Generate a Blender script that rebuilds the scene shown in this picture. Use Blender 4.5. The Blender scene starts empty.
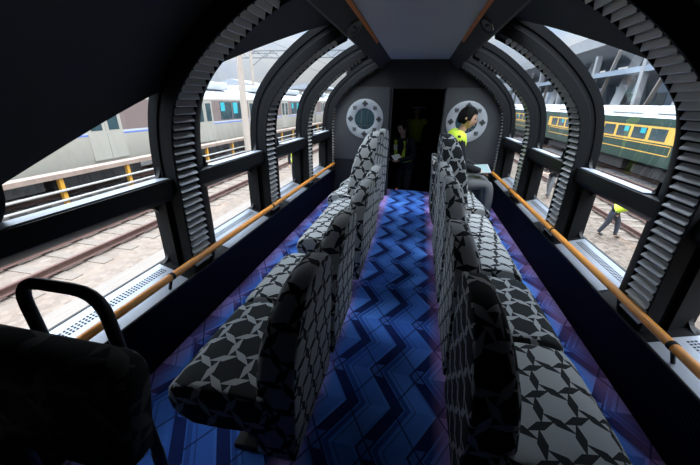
import bpy, bmesh, math, random
from mathutils import Vector, Matrix
random.seed(7)
C = bpy.context.scene.collection
PI = math.pi
sc = bpy.context.scene

# ------------------------------------------------------------------ materials
def nmat(name):
    m = bpy.data.materials.new(name); m.use_nodes = True
    nt = m.node_tree
    return m, nt, nt.nodes['Principled BSDF']

def setp(b, rough=.5, metal=0., spec=.5):
    b.inputs['Roughness'].default_value = rough
    b.inputs['Metallic'].default_value = metal
    b.inputs['Specular IOR Level'].default_value = spec

def flat(name, col, rough=.5, metal=0., spec=.5, noise=0., scale=20., bump=0.):
    m, nt, b = nmat(name)
    setp(b, rough, metal, spec)
    if noise or bump:
        tc = nt.nodes.new('ShaderNodeTexCoord')
        n = nt.nodes.new('ShaderNodeTexNoise'); n.inputs['Scale'].default_value = scale
        n.inputs['Detail'].default_value = 5
        nt.links.new(tc.outputs['Object'], n.inputs['Vector'])
        r = nt.nodes.new('ShaderNodeMix'); r.data_type = 'RGBA'
        r.inputs[6].default_value = (*[c*(1-noise) for c in col], 1)
        r.inputs[7].default_value = (*[min(1, c*(1+noise)) for c in col], 1)
        nt.links.new(n.outputs['Fac'], r.inputs[0])
        nt.links.new(r.outputs[2], b.inputs['Base Color'])
        if bump:
            bp = nt.nodes.new('ShaderNodeBump'); bp.inputs['Strength'].default_value = bump
            bp.inputs['Distance'].default_value = .02
            nt.links.new(n.outputs['Fac'], bp.inputs['Height'])
            nt.links.new(bp.outputs['Normal'], b.inputs['Normal'])
    else:
        b.inputs['Base Color'].default_value = (*col, 1)
    return m

class NG:
    """small helper for math node chains"""
    def __init__(s, nt): s.nt = nt
    def m(s, op, a, b=None, c=None, clamp=False):
        n = s.nt.nodes.new('ShaderNodeMath'); n.operation = op; n.use_clamp = clamp
        for i, v in enumerate((a, b, c)):
            if v is None: continue
            if isinstance(v, (int, float)): n.inputs[i].default_value = v
            else: s.nt.links.new(v, n.inputs[i])
        return n.outputs[0]
    def mix(s, f, a, b):
        n = s.nt.nodes.new('ShaderNodeMix'); n.data_type = 'RGBA'
        for i, v in ((0, f), (6, a), (7, b)):
            if isinstance(v, (int, float)): n.inputs[i].default_value = v
            elif isinstance(v, tuple): n.inputs[i].default_value = (*v, 1)
            else: s.nt.links.new(v, n.inputs[i])
        return n.outputs[2]

def fabric(name, ground, lozenge, a=.085, lw=.24):
    """lozenges laid along the edges of a triangular lattice, in UV metres"""
    m, nt, b = nmat(name); setp(b, .85, 0, .25); g = NG(nt)
    uv = nt.nodes.new('ShaderNodeUVMap'); uv.uv_map = 'UVMap'
    sep = nt.nodes.new('ShaderNodeSeparateXYZ'); nt.links.new(uv.outputs[0], sep.inputs[0])
    x, y = sep.outputs[0], sep.outputs[1]
    # pinwheel of lozenges: three per cell of a triangular lattice of pitch a
    tot = None; L = a*.84; hw = L*lw
    for k in range(3):
        an = k*PI/3+.2
        cx, cy = .5*a*math.cos(an), .5*a*math.sin(an)
        px = g.m('SUBTRACT', x, cx); py = g.m('SUBTRACT', y, cy)
        # lattice coordinates of the point for basis at angles .2 and .2+60deg
        A1 = (a*math.cos(.2), a*math.sin(.2)); A2 = (a*math.cos(.2+PI/3), a*math.sin(.2+PI/3))
        det = A1[0]*A2[1]-A1[1]*A2[0]
        i = g.m('ADD', g.m('MULTIPLY', px, A2[1]/det), g.m('MULTIPLY', py, -A2[0]/det))
        j = g.m('ADD', g.m('MULTIPLY', px, -A1[1]/det), g.m('MULTIPLY', py, A1[0]/det))
        i = g.m('SUBTRACT', i, g.m('ROUND', i)); j = g.m('SUBTRACT', j, g.m('ROUND', j))
        qx = g.m('ADD', g.m('MULTIPLY', i, A1[0]), g.m('MULTIPLY', j, A2[0]))
        qy = g.m('ADD', g.m('MULTIPLY', i, A1[1]), g.m('MULTIPLY', j, A2[1]))
        th = an+PI/2+.42
        u = g.m('ADD', g.m('MULTIPLY', qx, math.cos(th)), g.m('MULTIPLY', qy, math.sin(th)))
        v = g.m('ADD', g.m('MULTIPLY', qx, -math.sin(th)), g.m('MULTIPLY', qy, math.cos(th)))
        e = g.m('ADD', g.m('DIVIDE', g.m('ABSOLUTE', u), L/2), g.m('DIVIDE', g.m('ABSOLUTE', v), hw))
        val = g.m('LESS_THAN', e, 1.0)
        tot = val if tot is None else g.m('MAXIMUM', tot, val)
    col = g.mix(tot, ground, lozenge)
    nz = nt.nodes.new('ShaderNodeTexNoise'); nz.inputs['Scale'].default_value = 900
    nt.links.new(uv.outputs[0], nz.inputs['Vector'])
    col2 = g.mix(g.m('MULTIPLY', nz.outputs['Fac'], .25), col, (.02, .02, .022))
    nt.links.new(col2, b.inputs['Base Color'])
    bp = nt.nodes.new('ShaderNodeBump'); bp.inputs['Strength'].default_value = .25; bp.inputs['Distance'].default_value = .002
    nt.links.new(nz.outputs['Fac'], bp.inputs['Height']); nt.links.new(bp.outputs['Normal'], b.inputs['Normal'])
    return m

def carpet_mat():
    m, nt, b = nmat('zigzag_carpet'); setp(b, .9, 0, .2); g = NG(nt)
    tc = nt.nodes.new('ShaderNodeTexCoord')
    sep = nt.nodes.new('ShaderNodeSeparateXYZ'); nt.links.new(tc.outputs['Object'], sep.inputs[0])
    x, y = sep.outputs[0], sep.outputs[1]
    def tri(v):   # triangle wave -1..1
        f = g.m('FRACT', v)
        return g.m('SUBTRACT', g.m('MULTIPLY', g.m('ABSOLUTE', g.m('SUBTRACT', f, .5)), 4.0), 1.0)
    tw = tri(g.m('DIVIDE', y, .45))
    u = g.m('ADD', x, g.m('MULTIPLY', tw, .070))
    w = .225
    f = g.m('FRACT', g.m('DIVIDE', g.m('ADD', u, .02), w))
    # broad dark zigzag band and thin zigzag lines
    dark = g.m('LESS_THAN', g.m('ABSOLUTE', g.m('SUBTRACT', f, .22)), .15)
    mid = g.m('LESS_THAN', g.m('ABSOLUTE', g.m('SUBTRACT', f, .46)), .06)
    thin = g.m('LESS_THAN', g.m('ABSOLUTE', g.m('SUBTRACT', f, .62)), .018)
    thin2 = g.m('LESS_THAN', g.m('ABSOLUTE', g.m('SUBTRACT', f, .03)), .018)
    # slanted cross lines that cut the light bands into lozenges
    f2 = g.m('FRACT', g.m('DIVIDE', g.m('SUBTRACT', x, g.m('MULTIPLY', tw, .070)), w))
    cross = g.m('LESS_THAN', g.m('ABSOLUTE', g.m('SUBTRACT', f2, .62)), .022)
    square = g.m('MULTIPLY', g.m('GREATER_THAN', tw, .62), g.m('LESS_THAN', g.m('ABSOLUTE', g.m('SUBTRACT', f, .22)), .10))
    cell = g.m('FLOOR', g.m('DIVIDE', y, .225))
    row = g.m('FLOOR', g.m('DIVIDE', g.m('ADD', u, .02), w))
    wn = nt.nodes.new('ShaderNodeTexWhiteNoise'); wn.noise_dimensions = '2D'
    cb = nt.nodes.new('ShaderNodeCombineXYZ'); nt.links.new(cell, cb.inputs[0]); nt.links.new(row, cb.inputs[1])
    nt.links.new(cb.outputs[0], wn.inputs['Vector'])
    blue = g.mix(wn.outputs['Value'], (.058, .19, .70), (.12, .34, .95))
    blue = g.mix(mid, blue, (.032, .11, .44))
    blue = g.mix(dark, blue, (.008, .024, .14))
    blue = g.mix(square, blue, (.08, .20, .66))
    line = g.m('MAXIMUM', g.m('MULTIPLY', thin, .6), cross)
    blue = g.mix(g.m('MULTIPLY', line, .85), blue, (.012, .028, .12))
    # purple bands woven along the seat rows and the walls
    ax = g.m('ABSOLUTE', x)
    b1 = g.m('SUBTRACT', 1.0, g.m('DIVIDE', g.m('ABSOLUTE', g.m('SUBTRACT', ax, .345)), .085), clamp=True)
    b2 = g.m('SUBTRACT', 1.0, g.m('DIVIDE', g.m('ABSOLUTE', g.m('SUBTRACT', ax, 1.25)), .14), clamp=True)
    pf = g.m('MAXIMUM', b1, b2)
    pcol = g.mix(g.m('GREATER_THAN', wn.outputs['Value'], .45), (.26, .11, .26), (.62, .34, .72))
    pcol = g.mix(g.m('MULTIPLY', line, .8), pcol, (.03, .02, .06))
    nz = nt.nodes.new('ShaderNodeTexNoise'); nz.inputs['Scale'].default_value = 260
    nt.links.new(tc.outputs['Object'], nz.inputs['Vector'])
    pm = g.m('MULTIPLY', pf, .85, clamp=True)
    col = g.mix(pm, blue, pcol)
    col = g.mix(g.m('MULTIPLY', nz.outputs['Fac'], .3), col, (.01, .015, .05))
    nt.links.new(col, b.inputs['Base Color'])
    bp = nt.nodes.new('ShaderNodeBump'); bp.inputs['Strength'].default_value = .3; bp.inputs['Distance'].default_value = .004
    nt.links.new(nz.outputs['Fac'], bp.inputs['Height']); nt.links.new(bp.outputs['Normal'], b.inputs['Normal'])
    return m

def glass_mat():
    m = bpy.data.materials.new('window_glass'); m.use_nodes = True; nt = m.node_tree
    nt.nodes.clear()
    o = nt.nodes.new('ShaderNodeOutputMaterial')
    t = nt.nodes.new('ShaderNodeBsdfTransparent'); t.inputs[0].default_value = (.94, .965, .98, 1)
    gl = nt.nodes.new('ShaderNodeBsdfGlossy'); gl.inputs['Roughness'].default_value = .0
    gl.inputs[0].default_value = (1, 1, 1, 1)
    lw = nt.nodes.new('ShaderNodeLayerWeight'); lw.inputs[0].default_value = .5
    g = NG(nt); fr = g.m('ADD', g.m('MULTIPLY', g.m('POWER', lw.outputs['Facing'], 4.0), .8), .035)
    mx = nt.nodes.new('ShaderNodeMixShader')
    nt.links.new(fr, mx.inputs[0]); nt.links.new(t.outputs[0], mx.inputs[1]); nt.links.new(gl.outputs[0], mx.inputs[2])
    nt.links.new(mx.outputs[0], o.inputs[0])
    return m

def ballast_mat(name, c0, c1, c2, scale=9.):
    m, nt, b = nmat(name); setp(b, .95, 0, .2)
    tc = nt.nodes.new('ShaderNodeTexCoord')
    v = nt.nodes.new('ShaderNodeTexVoronoi'); v.inputs['Scale'].default_value = scale
    nt.links.new(tc.outputs['Object'], v.inputs['Vector'])
    n = nt.nodes.new('ShaderNodeTexNoise'); n.inputs['Scale'].default_value = .7; n.inputs['Detail'].default_value = 6
    nt.links.new(tc.outputs['Object'], n.inputs['Vector'])
    g = NG(nt)
    sp = nt.nodes.new('ShaderNodeSeparateXYZ'); nt.links.new(v.outputs['Color'], sp.inputs[0])
    a = g.mix(sp.outputs[0], c0, c1)
    a2 = g.mix(g.m('MULTIPLY', g.m('SUBTRACT', n.outputs['Fac'], .35), 1.6, clamp=True), a, c2)
    nt.links.new(a2, b.inputs['Base Color'])
    bp = nt.nodes.new('ShaderNodeBump'); bp.inputs['Strength'].default_value = .8; bp.inputs['Distance'].default_value = .03
    nt.links.new(v.outputs['Distance'], bp.inputs['Height']); nt.links.new(bp.outputs['Normal'], b.inputs['Normal'])
    return m

def ribbed_panel_mat():
    m, nt, b = nmat('ribbed_navy_panel'); setp(b, .7, 0, .06)
    b.inputs['Base Color'].default_value = (.0022, .0028, .006, 1)
    tc = nt.nodes.new('ShaderNodeTexCoord')
    w = nt.nodes.new('ShaderNodeTexWave'); w.bands_direction = 'Y'; w.inputs['Scale'].default_value = 22
    nt.links.new(tc.outputs['Object'], w.inputs['Vector'])
    bp = nt.nodes.new('ShaderNodeBump'); bp.inputs['Strength'].default_value = .35; bp.inputs['Distance'].default_value = .004
    nt.links.new(w.outputs['Fac'], bp.inputs['Height']); nt.links.new(bp.outputs['Normal'], b.inputs['Normal'])
    return m

def wood_mat():
    m, nt, b = nmat('orange_wood'); setp(b, .32, 0, .5)
    tc = nt.nodes.new('ShaderNodeTexCoord')
    mp = nt.nodes.new('ShaderNodeMapping'); mp.inputs['Scale'].default_value = (60, 2.5, 60)
    nt.links.new(tc.outputs['Object'], mp.inputs[0])
    n = nt.nodes.new('ShaderNodeTexNoise'); n.inputs['Scale'].default_value = 1.5; n.inputs['Detail'].default_value = 6
    nt.links.new(mp.outputs[0], n.inputs['Vector'])
    g = NG(nt)
    nt.links.new(g.mix(n.outputs['Fac'], (.84, .27, .03), (1.0, .43, .08)), b.inputs['Base Color'])
    return m

M = {}
M['carpet'] = carpet_mat()
M['glass'] = glass_mat()
M['fab_dark'] = fabric('fabric_grey_lozenges_on_black', (.014, .017, .018), (.42, .43, .43), a=.135, lw=.135)
M['fab_light'] = fabric('fabric_black_lozenges_on_grey', (.44, .45, .445), (.014, .017, .018), a=.128, lw=.15)
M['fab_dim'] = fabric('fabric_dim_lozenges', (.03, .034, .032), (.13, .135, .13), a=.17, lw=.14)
M['panel'] = ribbed_panel_mat()
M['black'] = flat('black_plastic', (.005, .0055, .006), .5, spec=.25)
M['arch'] = flat('dark_grey_arch', (.0065, .0075, .0085), .6, spec=.10, noise=.1, scale=8)
M['shell'] = flat('dark_roof_lining', (.010, .013, .016), .7, noise=.1, scale=5)
M['slat'] = flat('brushed_louvre', (.50, .50, .49), .42, .3)
M['sill'] = flat('silver_sill', (.42, .46, .52), .34, .45)
M['slot'] = flat('vent_slot_black', (.01, .01, .012), .6)
M['wood'] = wood_mat()
M['ceil'] = flat('grey_ceiling', (.30, .32, .35), .55)
M['orange'] = flat('copper_light_strip', (.55, .18, .05), .4)
M['bulk'] = flat('grey_bulkhead', (.040, .043, .047), .5, noise=.06, scale=4)
M['bulk_dark'] = flat('black_bulkhead', (.006, .007, .008), .6)
M['ring'] = flat('pale_ring', (.30, .32, .34), .45)
M['ink'] = flat('dark_emblem_ink', (.05, .052, .055), .5)
M['chrome'] = flat('chrome', (.6, .6, .6), .2, 1.)
M['grille'] = flat('speaker_grille', (.10, .105, .11), .4, .5)
M['tube'] = flat('black_tube', (.012, .012, .013), .3)
M['skin'] = flat('skin', (.55, .33, .23), .6)
M['hair'] = flat('black_hair', (.004, .0037, .0037), .7, spec=.15, noise=.3, scale=60, bump=.4)
M['jacket'] = flat('dark_jacket', (.012, .0125, .016), .85, spec=.2)
M['grey_trouser'] = flat('grey_trousers', (.12, .125, .13), .85)
M['dark_trouser'] = flat('dark_trousers', (.025, .030, .042), .85)
M['hivis'] = flat('hivis_yellow', (.62, .85, .05), .7)
M['hivis_o'] = flat('reflective_band', (.75, .77, .72), .35)
M['shoe'] = flat('black_shoe', (.012, .012, .012), .5)
M['eye'] = flat('eye_dark', (.02, .015, .012), .3)
M['lip'] = flat('lips', (.40, .16, .13), .5)
M['white'] = flat('white_paint', (.80, .80, .79), .5)
M['helmet'] = flat('white_helmet', (.75, .76, .77), .35)
M['screen'] = flat('tablet_screen', (.30, .42, .42), .15)
M['cone'] = flat('orange_cone', (.75, .16, .03), .5)
M['steel'] = flat('stainless_train_side', (.42, .40, .34), .4, .3, noise=.05, scale=1.2)
M['trainroof'] = flat('pale_train_roof', (.42, .44, .46), .6, noise=.08, scale=1.)
M['brownband'] = flat('train_brown_band', (.17, .125, .115), .5)
M['blueband'] = flat('train_blue_stripe', (.10, .17, .50), .4)
M['tglass'] = flat('train_window', (.03, .06, .07), .12)
M['curtain'] = flat('turquoise_blind', (.02, .36, .42), .6)
M['green'] = flat('deep_green_paint', (.018, .055, .045), .28, noise=.1, scale=1.)
M['yellow'] = flat('mustard_paint', (.72, .42, .08), .4)
M['underframe'] = flat('dark_underframe', (.020, .019, .019), .85, noise=.4, scale=3)  # very dark tone with random mottling
M['rust'] = flat('rusty_rail', (.085, .042, .032), .7, noise=.3, scale=4)
M['rail_top'] = flat('worn_rail_top', (.30, .22, .19), .4, .5)
M['sleeper'] = flat('weathered_sleeper', (.14, .112, .09), .9, noise=.2, scale=4)
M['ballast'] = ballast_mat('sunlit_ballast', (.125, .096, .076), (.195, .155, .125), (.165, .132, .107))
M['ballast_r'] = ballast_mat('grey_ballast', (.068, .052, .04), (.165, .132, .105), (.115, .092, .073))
M['ballast_d'] = ballast_mat('dark_ballast', (.035, .032, .03), (.08, .072, .066), (.05, .045, .042), 6.)  # darker ballast tone for the far ground
M['concrete'] = flat('concrete_path', (.165, .14, .118), .9, noise=.08, scale=2.5, bump=.1)
M['post_y'] = flat('yellow_post', (.55, .28, .03), .5)
M['whiterail'] = flat('white_fence_rail', (.34, .325, .30), .5)
M['pole'] = flat('concrete_pole', (.40, .34, .29), .85, noise=.12, scale=3)
M['trough'] = flat('rust_stained_trough', (.26, .19, .15), .85, noise=.3, scale=3)
M['wire'] = flat('steel_wire', (.20, .21, .22), .5, .4)
M['blueshade'] = flat('blue_shaded_steel', (.22, .27, .33), .6, noise=.12, scale=.7)  # bluish shade on the overpass and depot shed is put into this colour
M['deck'] = flat('pale_concrete_deck', (.28, .29, .30), .85, noise=.12, scale=.5)
M['beigeb'] = flat('beige_wall', (.35, .32, .29), .85, noise=.08, scale=.4)
M['roofblue'] = flat('grey_roof', (.33, .36, .40), .8)

# ------------------------------------------------------------------ mesh builder
class MB:
    def __init__(s): s.v = []; s.f = []; s.m = []; s.cur = 0
    def add(s, verts, faces):
        o = len(s.v); s.v += [tuple(v) for v in verts]
        for f in faces: s.f.append([i+o for i in f]); s.m.append(s.cur)
        return s
    def box(s, x0, x1, y0, y1, z0, z1):
        v = [(x, y, z) for x in (x0, x1) for y in (y0, y1) for z in (z0, z1)]
        return s.add(v, [(0,1,3,2),(4,6,7,5),(0,4,5,1),(2,3,7,6),(0,2,6,4),(1,5,7,3)])
    def cbox(s, c, size, rot=None):
        h = [d/2 for d in size]; r = rot or Matrix.Identity(3)
        v = [Vector(c)+r@Vector((x*h[0], y*h[1], z*h[2])) for x in (-1,1) for y in (-1,1) for z in (-1,1)]
        return s.add(v, [(0,1,3,2),(4,6,7,5),(0,4,5,1),(2,3,7,6),(0,2,6,4),(1,5,7,3)])
    def bar(s, a, b, w, h=None, up=(0,0,1)):
        a = Vector(a); b = Vector(b); d = b-a; L = d.length; d.normalize()
        u = Vector(up)
        if abs(d.dot(u)) > .98: u = Vector((1,0,0))
        x = d.cross(u).normalized(); z = x.cross(d)
        h = h or w
        r = Matrix((x, d, z)).transposed()
        return s.cbox((a+b)/2, (w, L, h), r)
    def loft(s, rings, close=True, cap=True):
        o = len(s.v); n = len(rings[0])
        for r in rings: s.v += [tuple(p) for p in r]
        for i in range(len(rings)-1):
            for j in range(n if close else n-1):
                k = (j+1) % n
                s.f.append([o+i*n+j, o+i*n+k, o+(i+1)*n+k, o+(i+1)*n+j]); s.m.append(s.cur)
        if cap and close:
            s.f.append([o+j for j in range(n)][::-1]); s.m.append(s.cur)
            s.f.append([o+(len(rings)-1)*n+j for j in range(n)]); s.m.append(s.cur)
        return s
    def tube(s, pts, r, n=10, cap=True):
        pts = [Vector(p) for p in pts]; rr = r if isinstance(r, (list, tuple)) else [r]*len(pts)
        rings = []; ref = None
        for i, p in enumerate(pts):
            t = (pts[min(i+1, len(pts)-1)]-pts[max(i-1, 0)]).normalized()
            if ref is None:
                ref = Vector((0,0,1)) if abs(t.z) < .9 else Vector((1,0,0))
            x = t.cross(ref).normalized(); y = x.cross(t).normalized(); ref = y
            rings.append([p+rr[i]*(math.cos(a)*x+math.sin(a)*y) for a in [2*PI*k/n for k in range(n)]])
        return s.loft(rings, True, cap)
    def prism(s, poly, axis, a, b):
        def P(p, t):
            return {'x': (t, p[0], p[1]), 'y': (p[0], t, p[1]), 'z': (p[0], p[1], t)}[axis]
        return s.loft([[P(p, a) for p in poly], [P(p, b) for p in poly]])
    def sphere(s, c, r, nu=14, nv=9):
        c = Vector(c); r = r if isinstance(r, (list, tuple)) else (r, r, r)
        v = [c+Vector((0,0,r[2]))]
        for i in range(1, nv):
            a = PI*i/nv
            for j in range(nu):
                b = 2*PI*j/nu
                v.append(c+Vector((r[0]*math.sin(a)*math.cos(b), r[1]*math.sin(a)*math.sin(b), r[2]*math.cos(a))))
        v.append(c-Vector((0,0,r[2])))
        f = [(0, 1+j, 1+(j+1) % nu) for j in range(nu)]
        for i in range(nv-2):
            for j in range(nu):
                k = (j+1) % nu
                f.append((1+i*nu+j, 1+(i+1)*nu+j, 1+(i+1)*nu+k, 1+i*nu+k))
        L = len(v)-1
        f += [(L, 1+(nv-2)*nu+(j+1) % nu, 1+(nv-2)*nu+j) for j in range(nu)]
        return s.add(v, f)
    def build(s, name, mats, parent=None, smooth=None, bevel=0, uv=False, loc=None, rotz=None, fix=True):
        me = bpy.data.meshes.new(name)
        me.from_pydata([Vector(v) for v in s.v], [], s.f)
        mats = mats if isinstance(mats, (list, tuple)) else [mats]
        for m in mats: me.materials.append(M[m] if isinstance(m, str) else m)
        for p, mi in zip(me.polygons, s.m): p.material_index = mi
        if fix:
            bm = bmesh.new(); bm.from_mesh(me)
            bmesh.ops.recalc_face_normals(bm, faces=bm.faces)
            bm.to_mesh(me); bm.free()
        if bevel:
            bm = bmesh.new(); bm.from_mesh(me)
            bmesh.ops.remove_doubles(bm, verts=bm.verts, dist=1e-5)
            es = [e for e in bm.edges if len(e.link_faces) == 2 and e.calc_face_angle(0) > .7]
            bmesh.ops.bevel(bm, geom=es, offset=bevel, segments=3, affect='EDGES', profile=.5, clamp_overlap=True)
            bm.to_mesh(me); bm.free()
            if smooth is None: smooth = 40
        if smooth is not None:
            for p in me.polygons: p.use_smooth = True
            me.set_sharp_from_angle(angle=math.radians(smooth))
        if uv: boxuv(me)
        o = bpy.data.objects.new(name, me); C.objects.link(o)
        if parent: o.parent = parent
        if loc: o.location = loc
        if rotz is not None: o.rotation_euler = (0, 0, rotz)
        return o

def boxuv(me):
    l = me.uv_layers.new(name='UVMap')
    for p in me.polygons:
        n = p.normal; ax = max(range(3), key=lambda i: abs(n[i]))
        for li in p.loop_indices:
            c = me.vertices[me.loops[li].vertex_index].co
            l.data[li].uv = ((c.y, c.z+.31) if ax == 0 else (c.x, c.z+.17) if ax == 1 else (c.y, c.x+.31))

def tag(o, label, cat, group=None):
    o['label'] = label; o['category'] = cat
    if group: o['group'] = group
    return o
def struct(o):
    o['kind'] = 'structure'; return o
def thing(name, label, cat, loc=(0,0,0), rotz=0, group=None):
    o = bpy.data.objects.new(name, None); C.objects.link(o)
    o.location = loc; o.rotation_euler = (0, 0, rotz); o.empty_display_size = .1
    return tag(o, label, cat, group)
def copy_tree(o, parent=None, loc=None, rotz=None):
    c = o.copy(); C.objects.link(c)
    if parent: c.parent = parent
    if loc is not None: c.location = loc
    if rotz is not None: c.rotation_euler = (0, 0, rotz)
    for ch in [k for k in bpy.data.objects if k.parent == o]: copy_tree(ch, c)
    return c

def catmull(P, n=6):
    out = []
    for i in range(len(P)-1):
        p0 = P[max(i-1, 0)]; p1 = P[i]; p2 = P[i+1]; p3 = P[min(i+2, len(P)-1)]
        for k in range(n):
            t = k/n
            out.append(tuple(.5*((2*b)+(-a+c)*t+(2*a-5*b+4*c-d)*t*t+(-a+3*b-3*c+d)*t**3) for a, b, c, d in zip(p0, p1, p2, p3)))
    out.append(tuple(P[-1])); return out
def offset(poly, d):
    out = []
    for i, p in enumerate(poly):
        a = Vector(poly[max(i-1, 0)]); b = Vector(poly[min(i+1, len(poly)-1)]); t = (b-a).normalized()
        out.append((p[0]+t.y*d, p[1]-t.x*d))
    return out

# ------------------------------------------------------------------ car shell
INNER = catmull([(1.22,.40),(1.22,.62),(1.22,.85),(1.217,1.12),(1.17,1.34),(1.068,1.49),(.92,1.63),(.75,1.752),(.58,1.84),(.42,1.895)], 6)
def OFF(d): return offset(INNER, d)
GL = OFF(.118); SH = OFF(.135); OUT = OFF(.16)
YB, YE = -1.3, 5.0
ARCH = [(1.485,1.68,1.88), (2.61,2.80,3.07), (3.72,3.885,4.21), (4.86,5.0,5.0)]
BAYS = [(.55,1.485), (1.88,2.61), (3.07,3.72), (4.21,4.86)]

f = MB().box(-1.30, 1.30, YB, 5.42, -.06, 0).build('floor', 'carpet'); struct(f)

for s, nm in ((-1,'left'), (1,'right')):
    # dark ribbed dado below the sill
    w = MB().prism([(s*1.246,0),(s*1.205,.385),(s*1.24,.385),(s*1.30,0)], 'y', YB, YE).build('wall_'+nm, 'panel'); struct(w)
    # black edge bead of the dado
    struct(MB().tube([(s*1.212,YB,.388),(s*1.212,YE,.388)], .008, 8).build('baseboard_'+nm, 'black', smooth=50))
    # solid wall and lining around the camera end
    b = MB()
    IN2 = [p for p in OFF(.03)]; O2 = OUT
    poly = [(s*p[0], p[1]) for p in IN2]+[(s*p[0], p[1]) for p in reversed(O2)]
    b.prism(poly, 'y', YB, .54)
    struct(b.build('trim_1' if s < 0 else 'trim_2', 'shell', smooth=40))

def line_z(y):
    z = .985+.452*(y-.5)
    if y < .70: return .97
    if y < .80: return .97+(z-.97)*(1-math.sqrt(max(0, 1-((y-.70)/.10)**2)))
    return z
def zcut(curve, z):       # index parameter where the curve reaches height z
    for i in range(len(curve)-1):
        if curve[i][1] <= z <= curve[i+1][1]:
            return i+(z-curve[i][1])/(curve[i+1][1]-curve[i][1])
    return len(curve)-1
def at(curve, t):
    t = max(0, min(len(curve)-1.0001, t)); i = int(t); k = t-i
    return (curve[i][0]*(1-k)+curve[i+1][0]*k, curve[i][1]*(1-k)+curve[i+1][1]*k)

wn = 0
for s, nm in ((-1,'left'), (1,'right')):
    # roof lining over the windows, with its long slanting lower edge
    b = MB(); ys = [.40,.55,.66,.70,.712,.725,.74,.755,.77,.785,.795,.80]+[.80+.0826*i for i in range(1,31)]
    rows_i, rows_o = [], []
    for y in ys:
        t0 = zcut(SH, line_z(y)); t1 = len(SH)-1
        q = [t0+(t1-t0)*k/14 for k in range(15)]
        ri = [(s*at(GL, t)[0], y, at(GL, t)[1]) for t in q]
        ro = [(s*at(OUT, t)[0], y, at(OUT, t)[1]) for t in q]
        rows_i.append(ri+ro[::-1])
    b.loft(rows_i)
    struct(b.build('trim_3' if s < 0 else 'trim_4', 'shell', smooth=40))
    for (y0, y1) in BAYS:
        wn += 1
        b = MB()
        # upper curved pane
        ys = [y0-.02+(y1-y0+.04)*i/12 for i in range(13)]
        t0 = zcut(SH, .985); rows = []
        for y in ys:
            t1 = zcut(SH, min(line_z(y)+.03, SH[-1][1]))
            q = [t0+(t1-t0)*k/20 for k in range(21)]
            rows.append([(s*at(SH, t)[0], y, at(SH, t)[1]) for t in q])
        b.loft(rows, close=False)
        o = struct(b.build('window_%d' % wn, 'glass', smooth=60, fix=False))
        MB().add([(s*1.434,y0-.02,.44),(s*1.434,y1+.10,.44),(s*1.434,y1+.10,.82),(s*1.434,y0-.02,.82)], [(0,1,2,3)]).build('lower_pane', 'glass', o, fix=False)
    # transom beam between upper and lower panes, with its pale top
    b = MB()
    b.prism([(s*1.285,.868),(s*1.248,.905),(s*1.248,.992),(s*1.345,.985),(s*1.445,.95),(s*1.445,.80),(s*1.43,.806)], 'y', .50, YE)
    tr = struct(b.build('trim_5' if s < 0 else 'trim_6', 'black', bevel=.004))
    for (y0, y1) in BAYS:
        MB().prism([(s*1.262,.9935),(s*1.262,.998),(s*1.334,.996),(s*1.334,.988)], 'y', y0+.005, y1-.01).build('transom_cap', 'sill', tr)
    # sill: dark bed, silver plates per bay
    b = MB()
    b.prism([(s*1.208,.383),(s*1.433,.4545),(s*1.45,.4545),(s*1.45,.33),(s*1.24,.33)], 'y', .40, YE)
    sl = struct(b.build('trim_7' if s < 0 else 'trim_8', 'black'))
    def pl(u0, u1, y0, y1, name, mat, lift=.004):
        d = Vector((s*.953, 0, .303)); n = Vector((-s*.303, 0, .953)); o = Vector((s*1.208, 0, .383))
        a = [o+d*u0+n*(-.001), o+d*u1+n*(-.001), o+d*u1+n*lift, o+d*u0+n*lift]
        return MB().loft([[p+Vector((0,y0,0)) for p in a], [p+Vector((0,y1,0)) for p in a]]).build(name, mat, sl)
    for bi, (y0, y1) in enumerate(BAYS):
        ya, yb = (y0-.1 if bi == 0 else y0-.01), y1-.045
        pl(.003, .074, ya, yb-.02, 'lower_sill_plate', 'sill')
        p = pl(.116, .230, ya, yb, 'sill_plate', 'sill')
        m = MB(); d = Vector((s*.953, 0, .303)); n = Vector((-s*.303, 0, .953)); o = Vector((s*1.208, 0, .383))
        y = ya+.02
        while y < yb-.03:
            for u in (.160, .174, .188):
                c = o+d*u+n*.0042+Vector((0, y, 0))
                m.add([c+d*(-.0055)+Vector((0,-.006,0)), c+d*.0055+Vector((0,-.006,0)), c+d*.0055+Vector((0,.006,0)), c+d*(-.0055)+Vector((0,.006,0))], [(0,1,2,3)])
            y += .018
        m.build('vent_slots', 'slot', p, fix=False)
    # rounded corner fillets of the panes
    b = MB()
    def fillet(yc, zc, sy, sz, r=.06, xa=1.412, xb=1.434):
        pts = [(yc, zc)]+[(yc+sy*(r-r*math.sin(a)), zc+sz*(r-r*math.cos(a))) for a in [PI/2*k/6 for k in range(7)]]
        b.prism(pts, 'x', s*xa, s*xb)
    for (y0, y1) in BAYS:
        for yc, sy in ((y0-.0, 1), (y1+.0, -1)):
            fillet(yc+(.03 if sy < 0 else .0), .45, sy, 1); fillet(yc+(.03 if sy < 0 else .0), .81, sy, -1); fillet(yc, .985, sy, 1, .07, 1.315, 1.336)
    struct(b.build('trim_9' if s < 0 else 'trim_10', 'black'))

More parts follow.
